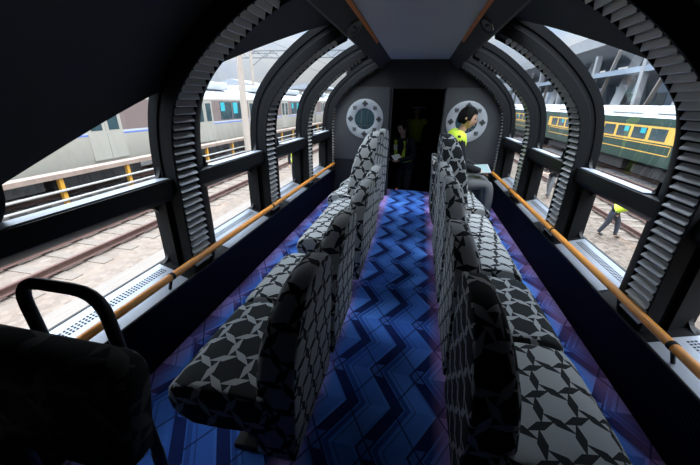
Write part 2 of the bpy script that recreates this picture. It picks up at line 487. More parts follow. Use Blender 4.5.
# arch ribs with louvre strips
tn = 10
for s, nm in ((-1,'left'), (1,'right')):
    for ai, (y0, y1, y2) in enumerate(ARCH):
        tn += 1
        prof = [(0,y0),(0,y0+.012),(.018,y0+.016),(.018,y1-.016),(0,y1-.012),(0,y1),(.10,y2-.012),(.125,y2),(.16,y2),(.16,y0+.026),(.125,y0+.026),(.108,y0+.026),(.104,y0+.036),(.074,y0+.030),(.070,y0+.014),(.064,y0+.006)]
        curves = [OFF(d) for d, _ in prof]
        rings = [[(s*curves[j][i][0], prof[j][1], curves[j][i][1]) for j in range(len(prof))] for i in range(len(INNER)) if INNER[i][0] > .52]
        a = struct(MB().loft(rings).build('trim_%d' % tn, 'arch', smooth=35))
        b = MB()
        b.prism([(y0-.012+.045,s*1.45),(y0+.0,s*1.33),(y2,s*1.33),(y2,s*1.45)] if False else [(s*1.33,y0),(s*1.45,y0+.035),(s*1.45,y2),(s*1.33,y2)], 'z', .40, .97)
        b.build('pillar_foot', 'arch', a)
        # slats
        m = MB(); cur = INNER; acc = 0; nxt = .05
        for i in range(len(cur)-1):
            p = Vector(cur[i]); q = Vector(cur[i+1]); L = (q-p).length; t = (q-p)/L; n = Vector((t.y, -t.x))
            while nxt <= acc+L and (p+t*(nxt-acc)).x > .60:
                c = p+t*(nxt-acc)
                # each slat slopes from the strip bed up and inwards
                P = [c+n*.017+t*.004, c-n*.006-t*.017, c-n*.006-t*.012, c+n*.017+t*.009]
                m.loft([[(s*k.x, y0+.016, k.y) for k in P], [(s*k.x, y1-.016, k.y) for k in P]])
                nxt += .043
            acc += L
        m.build('louvre_strip', 'slat', a)

# ceiling: pale centre panel, sloping sides, copper light strips
cb = MB()
cb.prism([(-.42,1.972),(.42,1.972),(.42,2.03),(-.42,2.03)], 'y', YB, YE)
struct(cb.build('ceiling', 'ceil'))
for s, i in ((-1, 20), (1, 21)):
    o = MB().prism([(s*.395,1.972),(s*.51,1.862),(s*.53,1.862),(s*.62,2.03),(s*.42,2.03)], 'y', YB, YE).build('trim_%d' % i, 'shell')
    struct(o)
    d = Vector((s*.115,0,-.11)).normalized(); n = Vector((-s*.11,0,-.115)).normalized()
    a = Vector((s*.395,0,1.972))
    P = [a+d*.004, a+d*.030, a+d*.030+n*.010, a+d*.004+n*.010]
    st = MB().loft([[p+Vector((0,-.2,0)) for p in P], [p+Vector((0,3.55,0)) for p in P]]).build('light_strip', 'orange')
    tag(st, 'copper orange light strip along the %s edge of the grey ceiling panel' % ('left' if s < 0 else 'right'), 'light strip')
    # round loudspeakers set in the sloping sides
    c = a+d*.092+Vector((0,2.62,0))
    sp = thing('ceiling_speaker', 'round dark speaker set beside the %s ceiling light strip' % ('left' if s < 0 else 'right'), 'speaker', tuple(c))
    e1 = Vector((0,1,0)); e2 = d
    def disc(r0, r1, h, sy=2.0):
        rings = []
        for (r, hh) in ((r0,0.0005),(r0,h),(r1,h),(r1,0.0005)):
            rings.append([e1*math.cos(t)*r*sy+e2*math.sin(t)*r+n*hh for t in [2*PI*k/28 for k in range(28)]])
        return rings
    MB().loft(disc(.060,.046,.012)+[disc(.060,.046,.012)[0]], cap=False).build('rim', 'chrome' if s > 0 else 'grille', sp, smooth=30)
    MB().add([e1*math.cos(t)*.047*2.0+e2*math.sin(t)*.047+n*.004 for t in [2*PI*k/28 for k in range(28)]], [list(range(28))]).build('speaker_grille', 'grille', sp)
    MB().sphere(tuple(n*.006), (.018,.035,.008)).build('dust_cap', 'black', sp, smooth=60)

# back wall behind the viewpoint
struct(MB().box(-1.4,1.4,YB-.05,YB,-.06,2.05).build('wall_back', 'shell'))
# end bulkhead with doorway
DL, DR = -.335, .395
def bulk_poly():
    pts = [(p[0], p[1]) for p in OFF(.10)]
    return pts
bp = bulk_poly()
b = MB()
left = [(-1.32,0.0)]+[(-p[0],p[1]) for p in bp]+[(-.42,2.0),(DL,2.0),(DL,0.0)]
right = [(1.32,0.0)]+[(p[0],p[1]) for p in bp]+[(.42,2.0),(DR,2.0),(DR,0.0)]
b.prism(left,'y',5.0,5.07); b.prism(right,'y',5.0,5.07)
b.box(DL,DR,5.0,5.07,1.60,2.0)
struct(b.build('wall_end', 'bulk_dark'))
for s, x0, tnum in ((-1,.375,22),(1,.41,23)):
    # grey facing panel with curved outer edge
    o4 = [p for p in OFF(.0)]
    pts = [(x0,.56),(1.215,.56)]+[p for p in o4 if .6 < p[1] < 1.615]
    zt = 1.618
    pts += [(at(o4, zcut(o4, zt))[0], zt), (x0, zt)]
    pts = [(s*p[0], p[1]) for p in pts]
    struct(MB().prism(pts,'y',4.985,5.0).build('trim_%d' % tnum, 'bulk'))
    # round porthole ring
    cx = s*.738
    rg = thing('porthole_ring', 'pale round ring with dark flower crests around a porthole, %s of the doorway' % ('left' if s < 0 else 'right'), 'porthole', (cx, 4.985, 1.172))
    N = 48; R1, R0 = .283, .152
    rings = []
    for (r, y) in ((R1,0),(R1,-.010),(R1-.008,-.014),(R0+.006,-.014),(R0,-.010),(R0,0)):
        rings.append([(r*math.cos(2*PI*k/N), y, r*math.sin(2*PI*k/N)) for k in range(N)])
    MB().loft(rings, cap=False).build('ring', 'ring', rg, smooth=35)
    MB().add([(R0*math.cos(2*PI*k/N), -.003, R0*math.sin(2*PI*k/N)) for k in range(N)], [list(range(N))[::-1]]).build('porthole_glass', M['tglass'], rg, fix=False)
    m = MB()
    for fx in (-.05, .05):
        m.box(fx-.008, fx+.008, -.007, -.004, -.13, .13)
    m.box(-.14,.14,-.007,-.004,-.10,-.085)
    m.build('porthole_frame', 'grille', rg)
    for k in range(8):
        an = PI/2+k*PI/4; ex, ez = .217*math.cos(an), .217*math.sin(an)
        m = MB()
        def dot(px, pz, r, n=10):
            m.add([(px+r*math.cos(2*PI*j/n), -.0165, pz+r*math.sin(2*PI*j/n)) for j in range(n)]+[(px+r*math.cos(2*PI*j/n), -.0135, pz+r*math.sin(2*PI*j/n)) for j in range(n)],
                  [list(range(n))]+[(j,(j+1)%n,n+(j+1)%n,n+j) for j in range(n)])
        if k % 2 == 0:
            for j in range(4):
                dot(ex+.024*math.cos(j*PI/2), ez+.024*math.sin(j*PI/2), .020)
            dot(ex, ez, .014)
        else:
            for sx in (-1,0,1): m.box(ex+sx*.018-.006, ex+sx*.018+.006, -.0165,-.0135, ez-.027, ez+.027)
            m.box(ex-.030,ex+.030,-.0165,-.0135,ez+.020,ez+.028); m.box(ex-.030,ex+.030,-.0165,-.0135,ez-.005,ez+.004)
        m.build('crest', 'ink', rg)

# vestibule and the corridor beyond
VZ = -.55
v = MB()
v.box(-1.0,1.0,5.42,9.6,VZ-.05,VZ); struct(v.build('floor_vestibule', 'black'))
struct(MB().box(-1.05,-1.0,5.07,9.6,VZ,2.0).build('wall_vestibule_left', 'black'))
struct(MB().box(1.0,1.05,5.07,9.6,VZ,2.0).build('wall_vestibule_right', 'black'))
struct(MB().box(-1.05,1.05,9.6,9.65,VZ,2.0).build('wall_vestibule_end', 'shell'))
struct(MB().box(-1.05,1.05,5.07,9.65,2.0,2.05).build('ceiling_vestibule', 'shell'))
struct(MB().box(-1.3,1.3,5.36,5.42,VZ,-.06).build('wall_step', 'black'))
# small lit sign over the inner door
sg = thing('door_sign', 'faint pale lettered sign high in the dark doorway', 'sign', (.055,6.6,1.33))
MB().box(-.16,.16,0,.02,-.035,.035).build('sign_board', 'black', sg)
m = MB()
for k in range(7): m.box(-.13+k*.038,-.13+k*.038+.022,-.003,0,-.012,.012)
m.build('lettering', 'ring', sg)
MB().bar((-.1,.01,.03),(-.1,.01,.67),.012).build('hanger', 'black', sg); MB().bar((.1,.01,.03),(.1,.01,.67),.012).build('hanger', 'black', sg)

# handrails
for s, nm in ((-1,'left'),(1,'right')):
    h = thing('handrail', 'round orange wooden handrail along the %s windows' % nm, 'handrail', (s*1.205,.3,.487))
    joints = [-.2+.0, 1.28, 2.60, 3.90, 4.96]
    ys = [-.3,1.285,2.60,3.90,4.93]
    for a, b_ in zip(ys, ys[1:]):
        MB().tube([(0,a-.3+.004,0),(0,b_-.3-.004,0)], .0205, 16).build('rail', 'wood', h, smooth=50)
    for y in ys[1:]:
        m = MB(); yy = y-.3
        m.tube([(0,yy-.010,0),(0,yy+.010,0)], .0225, 16); m.tube([(0,yy,0),(s*.03,yy,-.085)], .009, 8)
        m.build('bracket', 'black', h, smooth=50)

# ------------------------------------------------------------------ seats
def back_mesh(top, mat, deep=1.):
    """tombstone back: x towards the window, y along the car, z up; origin on the aisle line"""
    hw = .246; zs = .50; zb = .14
    out = []
    n = 16
    for k in range(6): out.append((-hw, zb+(zs-zb)*k/6))
    for k in range(2*n+1):
        a = PI-PI*k/(2*n); c, sn = math.cos(a), math.sin(a)
        e = 2/2.35
        out.append((hw*math.copysign(abs(c)**e, c), zs+(top-zs)*abs(sn)**e))
    for k in range(6): out.append((hw, zs-(zs-zb)*(k+1)/6))
    k_ = top/.88
    xa = lambda z: .285-.02*(z/k_)/.6 if z/k_ < .6 else .265-.03*(z/k_-.6)/.3
    def xf(z):
        z = z/k_
        P = [(0,.452),(.38,.424),(.63,.392),(.76,.362),(.85,.330),(.92,.285),(1.0,.25)]
        for (a, b), (c, d) in zip(P, P[1:]):
            if z <= c: return .27+(b+(d-b)*(z-a)/(c-a)-.27)*deep
        return .27-.02*deep
    def ring(sc_, fx):
        zc = (zb+top)*.48
        return [(fx(zc+(z-zc)*sc_), y*sc_, zc+(z-zc)*sc_) for y, z in out]
    m = MB()
    rings = [ring(.82, lambda z: xa(z)-.004), ring(.95, lambda z: xa(z)-.002), ring(.985, lambda z: xa(z)+.001), ring(1., lambda z: xa(z)+.008),
             ring(1., lambda z: max(xf(z)-.022, xa(z)+.022)), ring(.985, lambda z: max(xf(z)-.006, xa(z)+.03)), ring(.93, lambda z: xf(z)+.004), ring(.80, lambda z: xf(z)+.012)]
    m.loft(rings)
    return m
def cushion_mesh():
    P = [(.37,.29),(.56,.265),(.68,.26),(.735,.285),(.768,.330),(.776,.375),(.764,.420),(.728,.452),(.67,.466),(.55,.466),(.37,.452)]
    cx, cz = .56, .365
    m = MB(); rings = []
    for y, k in ((-.268,.86),(-.265,.94),(-.253,.985),(-.225,1.),(0,1.012),(.225,1.),(.253,.985),(.265,.94),(.268,.86)):
        rings.append([(cx+(x-cx)*k, y, cz+(z-cz)*k) for x, z in P])
    m.loft(rings); return m
def base_mesh():
    m = MB()
    m.box(.40,.60,-.17,.17,0,.03); m.box(.44,.56,-.12,.12,.03,.21); m.box(.34,.66,-.22,.22,.21,.285)
    return m
protos = {}
def seat(side, y, top, bmat, cmat, label, turn=0.):
    key = (top, bmat, cmat)
    loc = (.012 if side < 0 else .03, y, 0); rz = 0 if side > 0 else PI
    if key in protos:
        t = copy_tree(protos[key], None, loc, rz)
    else:
        t = thing('lounge_seat', '', 'seat', loc, rz)
        base_mesh().build('base', 'black', t, bevel=.006)
        cushion_mesh().build('cushion', cmat, t, smooth=70, uv=True)
        back_mesh(top, bmat, 1.75 if top > 1.09 else (.5 if top < .86 else 1.)).build('backrest', bmat, t, smooth=50, uv=True)
        protos[key] = t
    if turn:     # swivelled about its own pedestal
        a = rz+turn*(1 if side > 0 else -1); p = Vector((.5*side, y, 0)); q = Matrix.Rotation(a, 3, 'Z')@Vector((.5,0,0))
        t.location = p-q+Vector((.06*side,0,0)); t.rotation_euler = (0,0,a)
    tag(t, label, 'seat', 'window-facing lounge seats along the aisle')
    return t
D, L_ = 'fab_dark', 'fab_light'
seat(-1, .95, .885, L_, D, 'patterned seat left of the aisle nearest the camera, black cushion with grey lozenges')
seat(-1, 1.52, .875, L_, L_, 'second seat on the left, pale lit cushion joined behind the nearest left seat')
seat(-1, 2.30, .885, L_, L_, 'third seat on the left, first of the middle pair with a gap before it')
seat(-1, 2.85, .885, L_, L_, 'fourth seat on the left, far one of the middle pair')
seat(-1, 3.50, 1.13, L_, L_, 'tall backed fifth seat on the left, near one of the pair by the bulkhead', .12)
seat(-1, 4.10, 1.11, L_, L_, 'tall backed last seat on the left, nearest the left porthole ring', .12)
seat(1, .93, .885, D, L_, 'big nearest seat right of the aisle, dark back with grey lozenges and grey cushion')
seat(1, 1.50, .875, L_, D, 'second seat on the right, black cushion with grey lozenges')
seat(1, 2.13, .97, L_, L_, 'third seat on the right, grey rounded back starting the middle pair')
seat(1, 2.69, .97, L_, L_, 'fourth seat on the right, far one of the middle pair')
seat(1, 3.38, 1.14, D, L_, 'tall dark backed seat on the right just before the seated person', .10)
seat(1, 4.0, .85, D, L_, 'last seat on the right, carrying the seated person in yellow vest')

# dark chair with tubular handle at the near left
ch = thing('tubular_chair', 'dark chair with black tube handle in the near left corner', 'chair', (-.78,.42,0))
P = []
m = MB()
prof = []
def rr(x0,x1,z0,z1,r,n=6):
    o = []
    for cx,cz,a0 in ((x1-r,z1-r,0),(x0+r,z1-r,PI/2),(x0+r,z0+r,PI),(x1-r,z0+r,1.5*PI)):
        for k in range(n+1): o.append((cx+r*math.cos(a0+PI/2*k/n), cz+r*math.sin(a0+PI/2*k/n)))
    return o
base = rr(-.36,.335,.56,.908,.055)
base = [(x-(.908-z)*.22*(1 if x > 0 else -1), z) for x, z in base]
cxm, czm = 0, .73
for y, k in ((-.075,.84),(-.072,.93),(-.060,.985),(-.035,1.),(-.005,.99),(.01,.93)):
    m.loft  # rings added below
rings = [[(cxm+(x-cxm)*k, y, czm+(z-czm)*k) for x, z in base] for y, k in ((-.075,.84),(-.072,.93),(-.060,.985),(-.035,1.),(-.005,.99),(.01,.93))]
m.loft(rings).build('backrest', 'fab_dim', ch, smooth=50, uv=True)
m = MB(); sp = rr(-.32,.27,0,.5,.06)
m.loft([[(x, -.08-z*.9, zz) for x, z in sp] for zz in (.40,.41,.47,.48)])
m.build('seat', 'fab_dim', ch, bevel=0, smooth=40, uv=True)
def hoop(pts, r=.06, n=5):
    out = []
    for i, p in enumerate(pts):
        p = Vector(p)
        if i in (0, len(pts)-1): out.append(p); continue
        a = (Vector(pts[i-1])-p).normalized(); c = (Vector(pts[i+1])-p).normalized()
        for k in range(n+1):
            t = k/n; out.append((1-t)**2*(p+a*r)+2*t*(1-t)*p+t*t*(p+c*r))
    return out
MB().tube(hoop([(-.010,.03,.5),(-.025,.03,1.018),(.205,.03,1.018),(.220,.03,.5)], .07), .0138, 12).build('handle', 'tube', ch, smooth=50)
for nm_, pts in (('leg', [(.220,.03,.5),(.195,.03,0)]), ('leg', [(-.32,.03,.5),(-.34,.03,0)]), ('leg', [(.24,-.47,.40),(.27,-.50,0)]), ('leg', [(-.30,-.47,.40),(-.33,-.50,0)])):
    MB().tube(pts, .016, 10).build(nm_, 'tube', ch, smooth=50)

# ------------------------------------------------------------------ people
def skin_mesh(verts, edges, radii, root, sub=1):
    me = bpy.data.meshes.new('tmp'); me.from_pydata([Vector(v) for v in verts], edges, [])
    o = bpy.data.objects.new('tmp', me); C.objects.link(o)
    sm = o.modifiers.new('s', 'SKIN'); sm.use_smooth_shade = True
    sm.branch_smoothing = .6
    for i, r in enumerate(radii):
        d = me.skin_vertices[0].data[i]
        d.radius = r if isinstance(r, tuple) else (r, r); d.use_root = (i == root)
    if sub:
        ss = o.modifiers.new('u', 'SUBSURF'); ss.levels = sub; ss.render_levels = sub
    dg = bpy.context.evaluated_depsgraph_get()
    r = bpy.data.meshes.new_from_object(o.evaluated_get(dg))
    bpy.data.objects.remove(o); bpy.data.meshes.remove(me)
    vs = [v.co.copy() for v in r.vertices]; fs = [list(p.vertices) for p in r.polygons]
    bpy.data.meshes.remove(r)
    return vs, fs

def chain(m, J, names, R, root=None, extra=0., sub=1):
    """skin over a subset of the skeleton; names is a list of paths"""
    idx = {}; vs = []; es = []; rs = []
    for path in names:
        for a in path:
            if a not in idx:
                idx[a] = len(vs); vs.append(J[a])
                r = R[a]; rs.append(tuple(q+extra for q in r) if isinstance(r, tuple) else r+extra)
        for a, b in zip(path, path[1:]): es.append((idx[a], idx[b]))
    v, f = skin_mesh(vs, es, rs, idx[root] if root else 0, sub)
    m.add(v, f)

def make_head(m, c, face, up=Vector((0,0,1)), s=1.0):
    """skin 0, eye 1, lip 2 : an egg shaped head with nose, eyes, mouth and ears"""
    face = Vector(face).normalized(); up = (up-face*up.dot(face)).normalized(); side = face.cross(up)
    c = Vector(c)
    def W(x, y, z): return c+side*x*s+face*y*s+up*z*s
    nu, nv = 20, 14; v = []; fcs = []
    for i in range(nv+1):
        a = PI*i/nv
        for j in range(nu):
            b = 2*PI*j/nu
            x = .074*math.sin(a)*math.cos(b); y = .094*math.sin(a)*math.sin(b); z = .115*math.cos(a)
            if z < 0: x *= 1-.9*abs(z)*2.2; y = y*(1-.9*abs(z)*1.6)+.016*abs(z)/.115
            if y > .06 and abs(x) < .02 and -.045 < z < .02: y += .020*(1-abs(x)/.02)*(1-abs(z+.02)/.045)
            v.append(W(x, y, z))
    for i in range(nv):
        for j in range(nu):
            k = (j+1) % nu; fcs.append((i*nu+j, (i+1)*nu+j, (i+1)*nu+k, i*nu+k))
    m.cur = 0; m.add(v, fcs)
    # nose
    m.add([W(0,.088,.012), W(-.014,.088,-.030), W(.014,.088,-.030), W(0,.114,-.028), W(0,.088,-.038)], [(0,1,3),(0,3,2),(1,4,3),(3,4,2)])
    for sx in (-1, 1):
        m.cur = 0; m.sphere(W(sx*.074,-.004,-.005), .020*s, 8, 6)
        m.cur = 1; m.sphere(W(sx*.030,.080,.010), .011*s, 8, 6)
    m.cur = 2; m.sphere(W(0,.083,-.058), (.018*s,.012*s,.007*s), 10, 6)
    m.cur = 0
    return W

def hand(m, w, d, pal, s=1.0, curl=.5, mirror=1):
    """palm from wrist w along d, palm facing pal; five bent fingers as their own chains"""
    w = Vector(w); d = Vector(d).normalized(); pal = Vector(pal); pal = (pal-d*pal.dot(d)).normalized()
    sd = d.cross(pal)*mirror
    v, f = skin_mesh([w-d*.01, w+d*.03*s, w+d*.07*s, w+d*.085*s], [(0,1),(1,2),(2,3)], [(.022*s,.018*s),(.036*s,.016*s),(.040*s,.014*s),(.036*s,.012*s)], 0)
    m.add(v, f)
    for o, L in ((-.030,.075),(-.010,.085),(.011,.080),(.030,.060)):
        p = w+d*.072*s+sd*o*s; pts = [p]; an = 0; dirv = d
        for k, q in enumerate((.45,.32,.23)):
            an += curl*(.5+.25*k); dirv = d*math.cos(an)+pal*math.sin(an)
            pts.append(pts[-1]+dirv*L*q*s)
        v, f = skin_mesh(pts, [(0,1),(1,2),(2,3)], [.0095*s,.009*s,.008*s,.007*s], 0); m.add(v, f)
    p = w+d*.022*s-sd*.026*s; q = p+(d*.6-sd*.7+pal*.3).normalized()*.036*s; r_ = q+(d*.85-sd*.2+pal*.4).normalized()*.030*s
    t = r_+(d*.9+pal*.4).normalized()*.022*s
    v, f = skin_mesh([p,q,r_,t], [(0,1),(1,2),(2,3)], [.013*s,.0115*s,.010*s,.008*s], 0); m.add(v, f)

R0 = dict(pel=(.135,.10), wst=(.125,.095), chs=(.155,.108), neckb=(.075,.065), neck=.048, hd=.045,
          hipl=.085, hipr=.085, kneel=.058, kneer=.058, ankl=.038, ankr=.038, toel=.035, toer=.035,
          shl=.062, shr=.062, ell=.042, elr=.042, wrl=.028, wrr=.028)
PATHS = [['pel','wst','chs','neckb','neck','hd'], ['pel','hipl','kneel','ankl','toel'], ['pel','hipr','kneer','ankr','toer'],
         ['chs','shl','ell','wrl'], ['chs','shr','elr','wrr']]
def torso(m, J, F, extra, low=('pel',), top=1.0):
    S = (J['shl']-J['shr']).normalized()
    sh = J['chs'].lerp(J['neckb'], .55)
    pts = ([J['pel'].lerp(J['wst'], -.25)] if 'low' in low else [])+[J['pel'].lerp(J['wst'], .15), J['wst'], J['wst'].lerp(J['chs'], .5), J['chs'], sh, J['chs'].lerp(J['neckb'], .82), J['neckb']]
    rad = ([(.165,.125)] if 'low' in low else [])+[(.160,.120),(.142,.105),(.155,.112),(.180,.118),(.175,.100),(.125,.080),(.062,.060)]
    rings = []
    for i, (p, (a, b)) in enumerate(zip(pts, rad)):
        t = (pts[min(i+1, len(pts)-1)]-pts[max(i-1, 0)]).normalized(); D = S.cross(t).normalized()
        rings.append([p+S*(a+extra)*math.cos(q)+D*(b+extra)*math.sin(q) for q in [2*PI*k/20 for k in range(20)]])
    m.loft(rings)
def sleeves(m, J, extra):
    for f in 'lr':
        a, b, c = J['sh'+f], J['el'+f], J['wr'+f]
        m.tube([a, a.lerp(b,.5), b, b.lerp(c,.5), c], [.068+extra,.058+extra,.050+extra,.044+extra,.036+extra], 14)
        m.sphere(a, .070+extra, 14, 9); m.sphere(b, .050+extra, 12, 8)
def person(label, J, face, trouser, vest=True, jacket='jacket', hair='hair', hat=None, headoff=.10, handcurl=.6, pal=(0,0,-1)):
    J = {k: Vector(v) for k, v in J.items()}
    base = (J['pel'].x, J['pel'].y, min(J['ankl'].z, J['ankr'].z)-.06)
    t = thing('person', label, 'person', base)
    o = Vector(base); J = {k: v-o for k, v in J.items()}
    F = Vector(face)
    RB = dict(R0); RB.update(pel=(.12,.085), wst=(.11,.08), chs=(.135,.09), neckb=(.055,.05))
    m = MB(); chain(m, J, PATHS, RB, 'pel')
    W = make_head(m, J['hd']+Vector((0,0,headoff))+F*.012, F)
    for sfx, mir in (('l',1),('r',-1)):
        d = (J['wr'+sfx]-J['el'+sfx]).normalized(); hand(m, J['wr'+sfx], d, pal, 1.0, handcurl, mir)
    m.build('body', ['skin','eye','lip'], t, smooth=60)
    m = MB(); torso(m, J, F, 0., ('low',)); sleeves(m, J, .002); m.build('jacket', jacket, t, smooth=60)
    m = MB(); chain(m, J, [['wst','pel'], ['pel','hipl','kneel','ankl'], ['pel','hipr','kneer','ankr']], R0, 'pel', .014); m.build('trousers', trouser, t, smooth=60)
    for sfx in 'lr':
        m = MB(); chain(m, J, [['ank'+sfx,'toe'+sfx]], R0, None, .012); m.build('shoe', 'shoe', t, smooth=60)
    if vest == 'bands':
        m = MB(); S = (J['shl']-J['shr']).normalized(); D = F.normalized()
        sh = J['chs'].lerp(J['neckb'], .75)
        for q in (-1, 1):
            m.bar(sh+S*q*.085+D*.075, J['wst']+S*q*.085+D*.125, .075, .02, up=D)
            m.bar(sh+S*q*.085-D*.085, J['wst']+S*q*.085-D*.115, .075, .02, up=D)
        p = J['wst']
        m.loft([[p+S*.172*math.cos(a)+D*.134*math.sin(a)+Vector((0,0,z)) for a in [2*PI*k/20 for k in range(20)]] for z in (-.05,.02)])
        m.build('vest', 'hivis', t, bevel=.004)
        MB().bar(J['chs']+D*.128-S*.06-Vector((0,0,.05)), J['chs']+D*.130-S*.06+Vector((0,0,.04)), .09, .012, up=D).build('badge', 'white', t)
    elif vest:
        m = MB(); torso(m, J, F, .016)
        for f_ in 'lr': m.sphere(J['chs'].lerp(J['sh'+f_], .90), .094, 14, 9)
        m.build('vest', 'hivis', t, smooth=60)
    # hair / hat
    m = MB(); nu, nv = 24, 14; hv = []; hf = []
    for i in range(nv+1):
        a = PI*.70*i/nv
        for j in range(nu):
            b = 2*PI*j/nu; rr_ = 1.04+.05*math.sin(7*b+3*a)*random.uniform(.4,1)
            sy = math.sin(b); lim = 1.0 if sy < .1 else (.80 if sy < .5 else .50)
            a2 = a*lim
            hv.append(W(.087*rr_*math.sin(a2)*math.cos(b), .104*rr_*math.sin(a2)*sy-.006, .126*math.cos(a2)+.004))
    for i in range(nv):
        for j in range(nu):
            k = (j+1) % nu; hf.append((i*nu+j, (i+1)*nu+j, (i+1)*nu+k, i*nu+k))
    m.add(hv, hf); m.build('hair', hair, t, smooth=70)
    if hat:
        m = MB(); hv = []; hf = []
        for i in range(9):
            a = PI/2*i/8
            for j in range(nu):
                b = 2*PI*j/nu; hv.append(W(.108*math.sin(a)*math.cos(b), .13*math.sin(a)*math.sin(b), .06+.10*math.cos(a)))
        for j in range(nu):
            b = 2*PI*j/nu; hv.append(W(.120*math.cos(b), (.175 if math.sin(b) > 0 else .14)*math.sin(b), .055))
        for i in range(9):
            for j in range(nu):
                k = (j+1) % nu; hf.append((i*nu+j, (i+1)*nu+j, (i+1)*nu+k, i*nu+k))
        m.add(hv, hf); m.build('helmet', hat, t, smooth=50)
    return t

# seated person by the right window, leaning over a tablet
sx, sy = .55, 3.95
J = dict(pel=(.50,sy,.565), wst=(.485,sy,.74), chs=(.50,sy,.965), neckb=(.545,sy,1.115), neck=(.575,sy,1.155), hd=(.60,sy,1.185),
         hipl=(.56,sy+.10,.535), hipr=(.56,sy-.10,.535), kneel=(.95,sy+.13,.55), kneer=(.95,sy-.10,.55), ankl=(.97,sy+.13,.09), ankr=(.97,sy-.10,.09),
         toel=(1.08,sy+.14,.05), toer=(1.08,sy-.10,.05),
         shl=(.515,sy+.195,1.06), shr=(.515,sy-.195,1.06), ell=(.60,sy+.24,.77), elr=(.60,sy-.24,.77), wrl=(.80,sy+.12,.705), wrr=(.80,sy-.13,.705))
person('person in yellow vest and dark jacket sitting at the right window reading a tablet', J, (.93,-.28,-.22), 'grey_trouser', handcurl=.35, pal=(0,0,-1), headoff=.085)
tb = thing('tablet', 'flat tablet with pale green screen on the knees of the seated person', 'tablet', (.85,sy-.05,.715))
rot = Matrix.Rotation(-.10,3,'Y')@Matrix.Rotation(.22,3,'X')
MB().cbox((0,0,0),(.16,.24,.012),rot).build('case', 'ring', tb, bevel=.003)
MB().cbox(tuple(rot@Vector((0,0,.0068))),(.13,.20,.002),rot).build('screen', 'screen', tb)

def standing(x, y, z, face, lean=0., stride=0.1, arms='down', h=1.0, stoop=0.):
    """joints of an upright figure facing `face` (unit xy), feet on height z"""
    fx, fy = face; F = Vector((fx, fy, 0)); S = Vector((fy, -fx, 0)); B = Vector((x, y, z)); U = Vector((0,0,1))
    def p(s_, f_, u_): return tuple(B+S*s_*h+F*f_*h+U*u_*h)
    J = dict(pel=p(0,0,.93), wst=p(0,lean*.35,1.10), chs=p(0,lean*.75,1.33), neckb=p(0,lean,1.47), neck=p(0,lean*1.08,1.515), hd=p(0,lean*1.15,1.55),
             hipl=p(-.09,0,.90), hipr=p(.09,0,.90), kneel=p(-.10,stride*.8+.02,.50), kneer=p(.10,-stride*.35+.02,.50), ankl=p(-.10,stride,.09), ankr=p(.10,-stride,.09+abs(stride)*.15),
             toel=p(-.11,stride+.14,.045), toer=p(.11,-stride+.14,.045+abs(stride)*.1),
             shl=p(-.19,lean*.95,1.41), shr=p(.19,lean*.95,1.41))
    for k, q in (('wst',.25),('chs',.65),('neckb',.95),('neck',1.05),('hd',1.15),('shl',.85),('shr',.85)):
        J[k] = tuple(Vector(J[k])-U*stoop*q*h)
    if arms == 'down':
        J.update(ell=p(-.24,lean*.6-stride*.3,1.12), elr=p(.24,lean*.6+stride*.3,1.12), wrl=p(-.23,lean*.6-stride*.2+.05,.88), wrr=p(.23,lean*.6+stride*.5+.05,.88))
    else:
        J.update(ell=p(-.25,lean*.6+.02,1.13), elr=p(.25,lean*.6+.02,1.13), wrl=p(-.12,lean+.24,1.08), wrr=p(.12,lean+.24,1.08))
    return J
person('crew member in dark uniform with yellow vest in the dark doorway holding a paper', standing(-.10,5.95,VZ,(-.55,-.83),.14,.03,'fwd',.95), (-.7,-.65,-.3), 'dark_trouser', vest='bands', headoff=.09, pal=(0,0,1))
person('small distant figure in yellow vest deep in the dark corridor', standing(.02,8.6,VZ,(0,-1),.0,.02,'down',1.08), (0,-1,-.05), 'dark_trouser', headoff=.09, pal=(1,0,0))
pp = thing('paper_sheet', 'white sheet of paper in the hands of the doorway crew member', 'paper', (-.24,5.72,.50))
MB().cbox((0,0,0),(.15,.20,.002),Matrix.Rotation(.5,3,'X')@Matrix.Rotation(.5,3,'Z')).build('sheet', 'white', pp)
cn = thing('traffic_cone', 'orange traffic cone low in the dark doorway', 'cone', (-.21,5.60,VZ))
MB().box(-.13,.13,-.13,.13,0,.025).build('base', 'black', cn, bevel=.004)
m = MB(); m.tube([(0,0,.025),(0,0,.50),(0,0,.53)], [.105,.028,.015], 18); m.build('cone_body', 'cone', cn, smooth=50)

GZ = -1.68; GZR = -2.1
person('worker in yellow vest and dark trousers walking beyond the right window', standing(5.75,9.75,GZR,(.80,-.60),.46,.20,'fwd',.93,.32), (.6,-.6,-.5), 'dark_trouser', headoff=.09, pal=(1,0,0))
person('worker in grey trousers and dark vest further along the right track', standing(5.6,13.9,GZR,(-.8,-.6),.20,.14,'fwd',1.0,.1), (-.8,-.6,-.2), 'grey_trouser', vest=False, headoff=.09)
person('worker in dark clothes and yellow vest beside the left windows', standing(-4.3,11.2,GZ,(.2,-1),.0,.05,'down'), (.2,-1,0), 'dark_trouser', headoff=.09, hat='helmet', pal=(1,0,0))

# ------------------------------------------------------------------ outside
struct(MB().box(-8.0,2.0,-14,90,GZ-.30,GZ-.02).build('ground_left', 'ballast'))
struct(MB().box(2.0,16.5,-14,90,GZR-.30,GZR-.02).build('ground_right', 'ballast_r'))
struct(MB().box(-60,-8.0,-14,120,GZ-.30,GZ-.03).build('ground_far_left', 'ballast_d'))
struct(MB().box(16.5,90,-14,120,GZR-.30,GZR-.03).build('ground_far_right', 'ballast_d'))

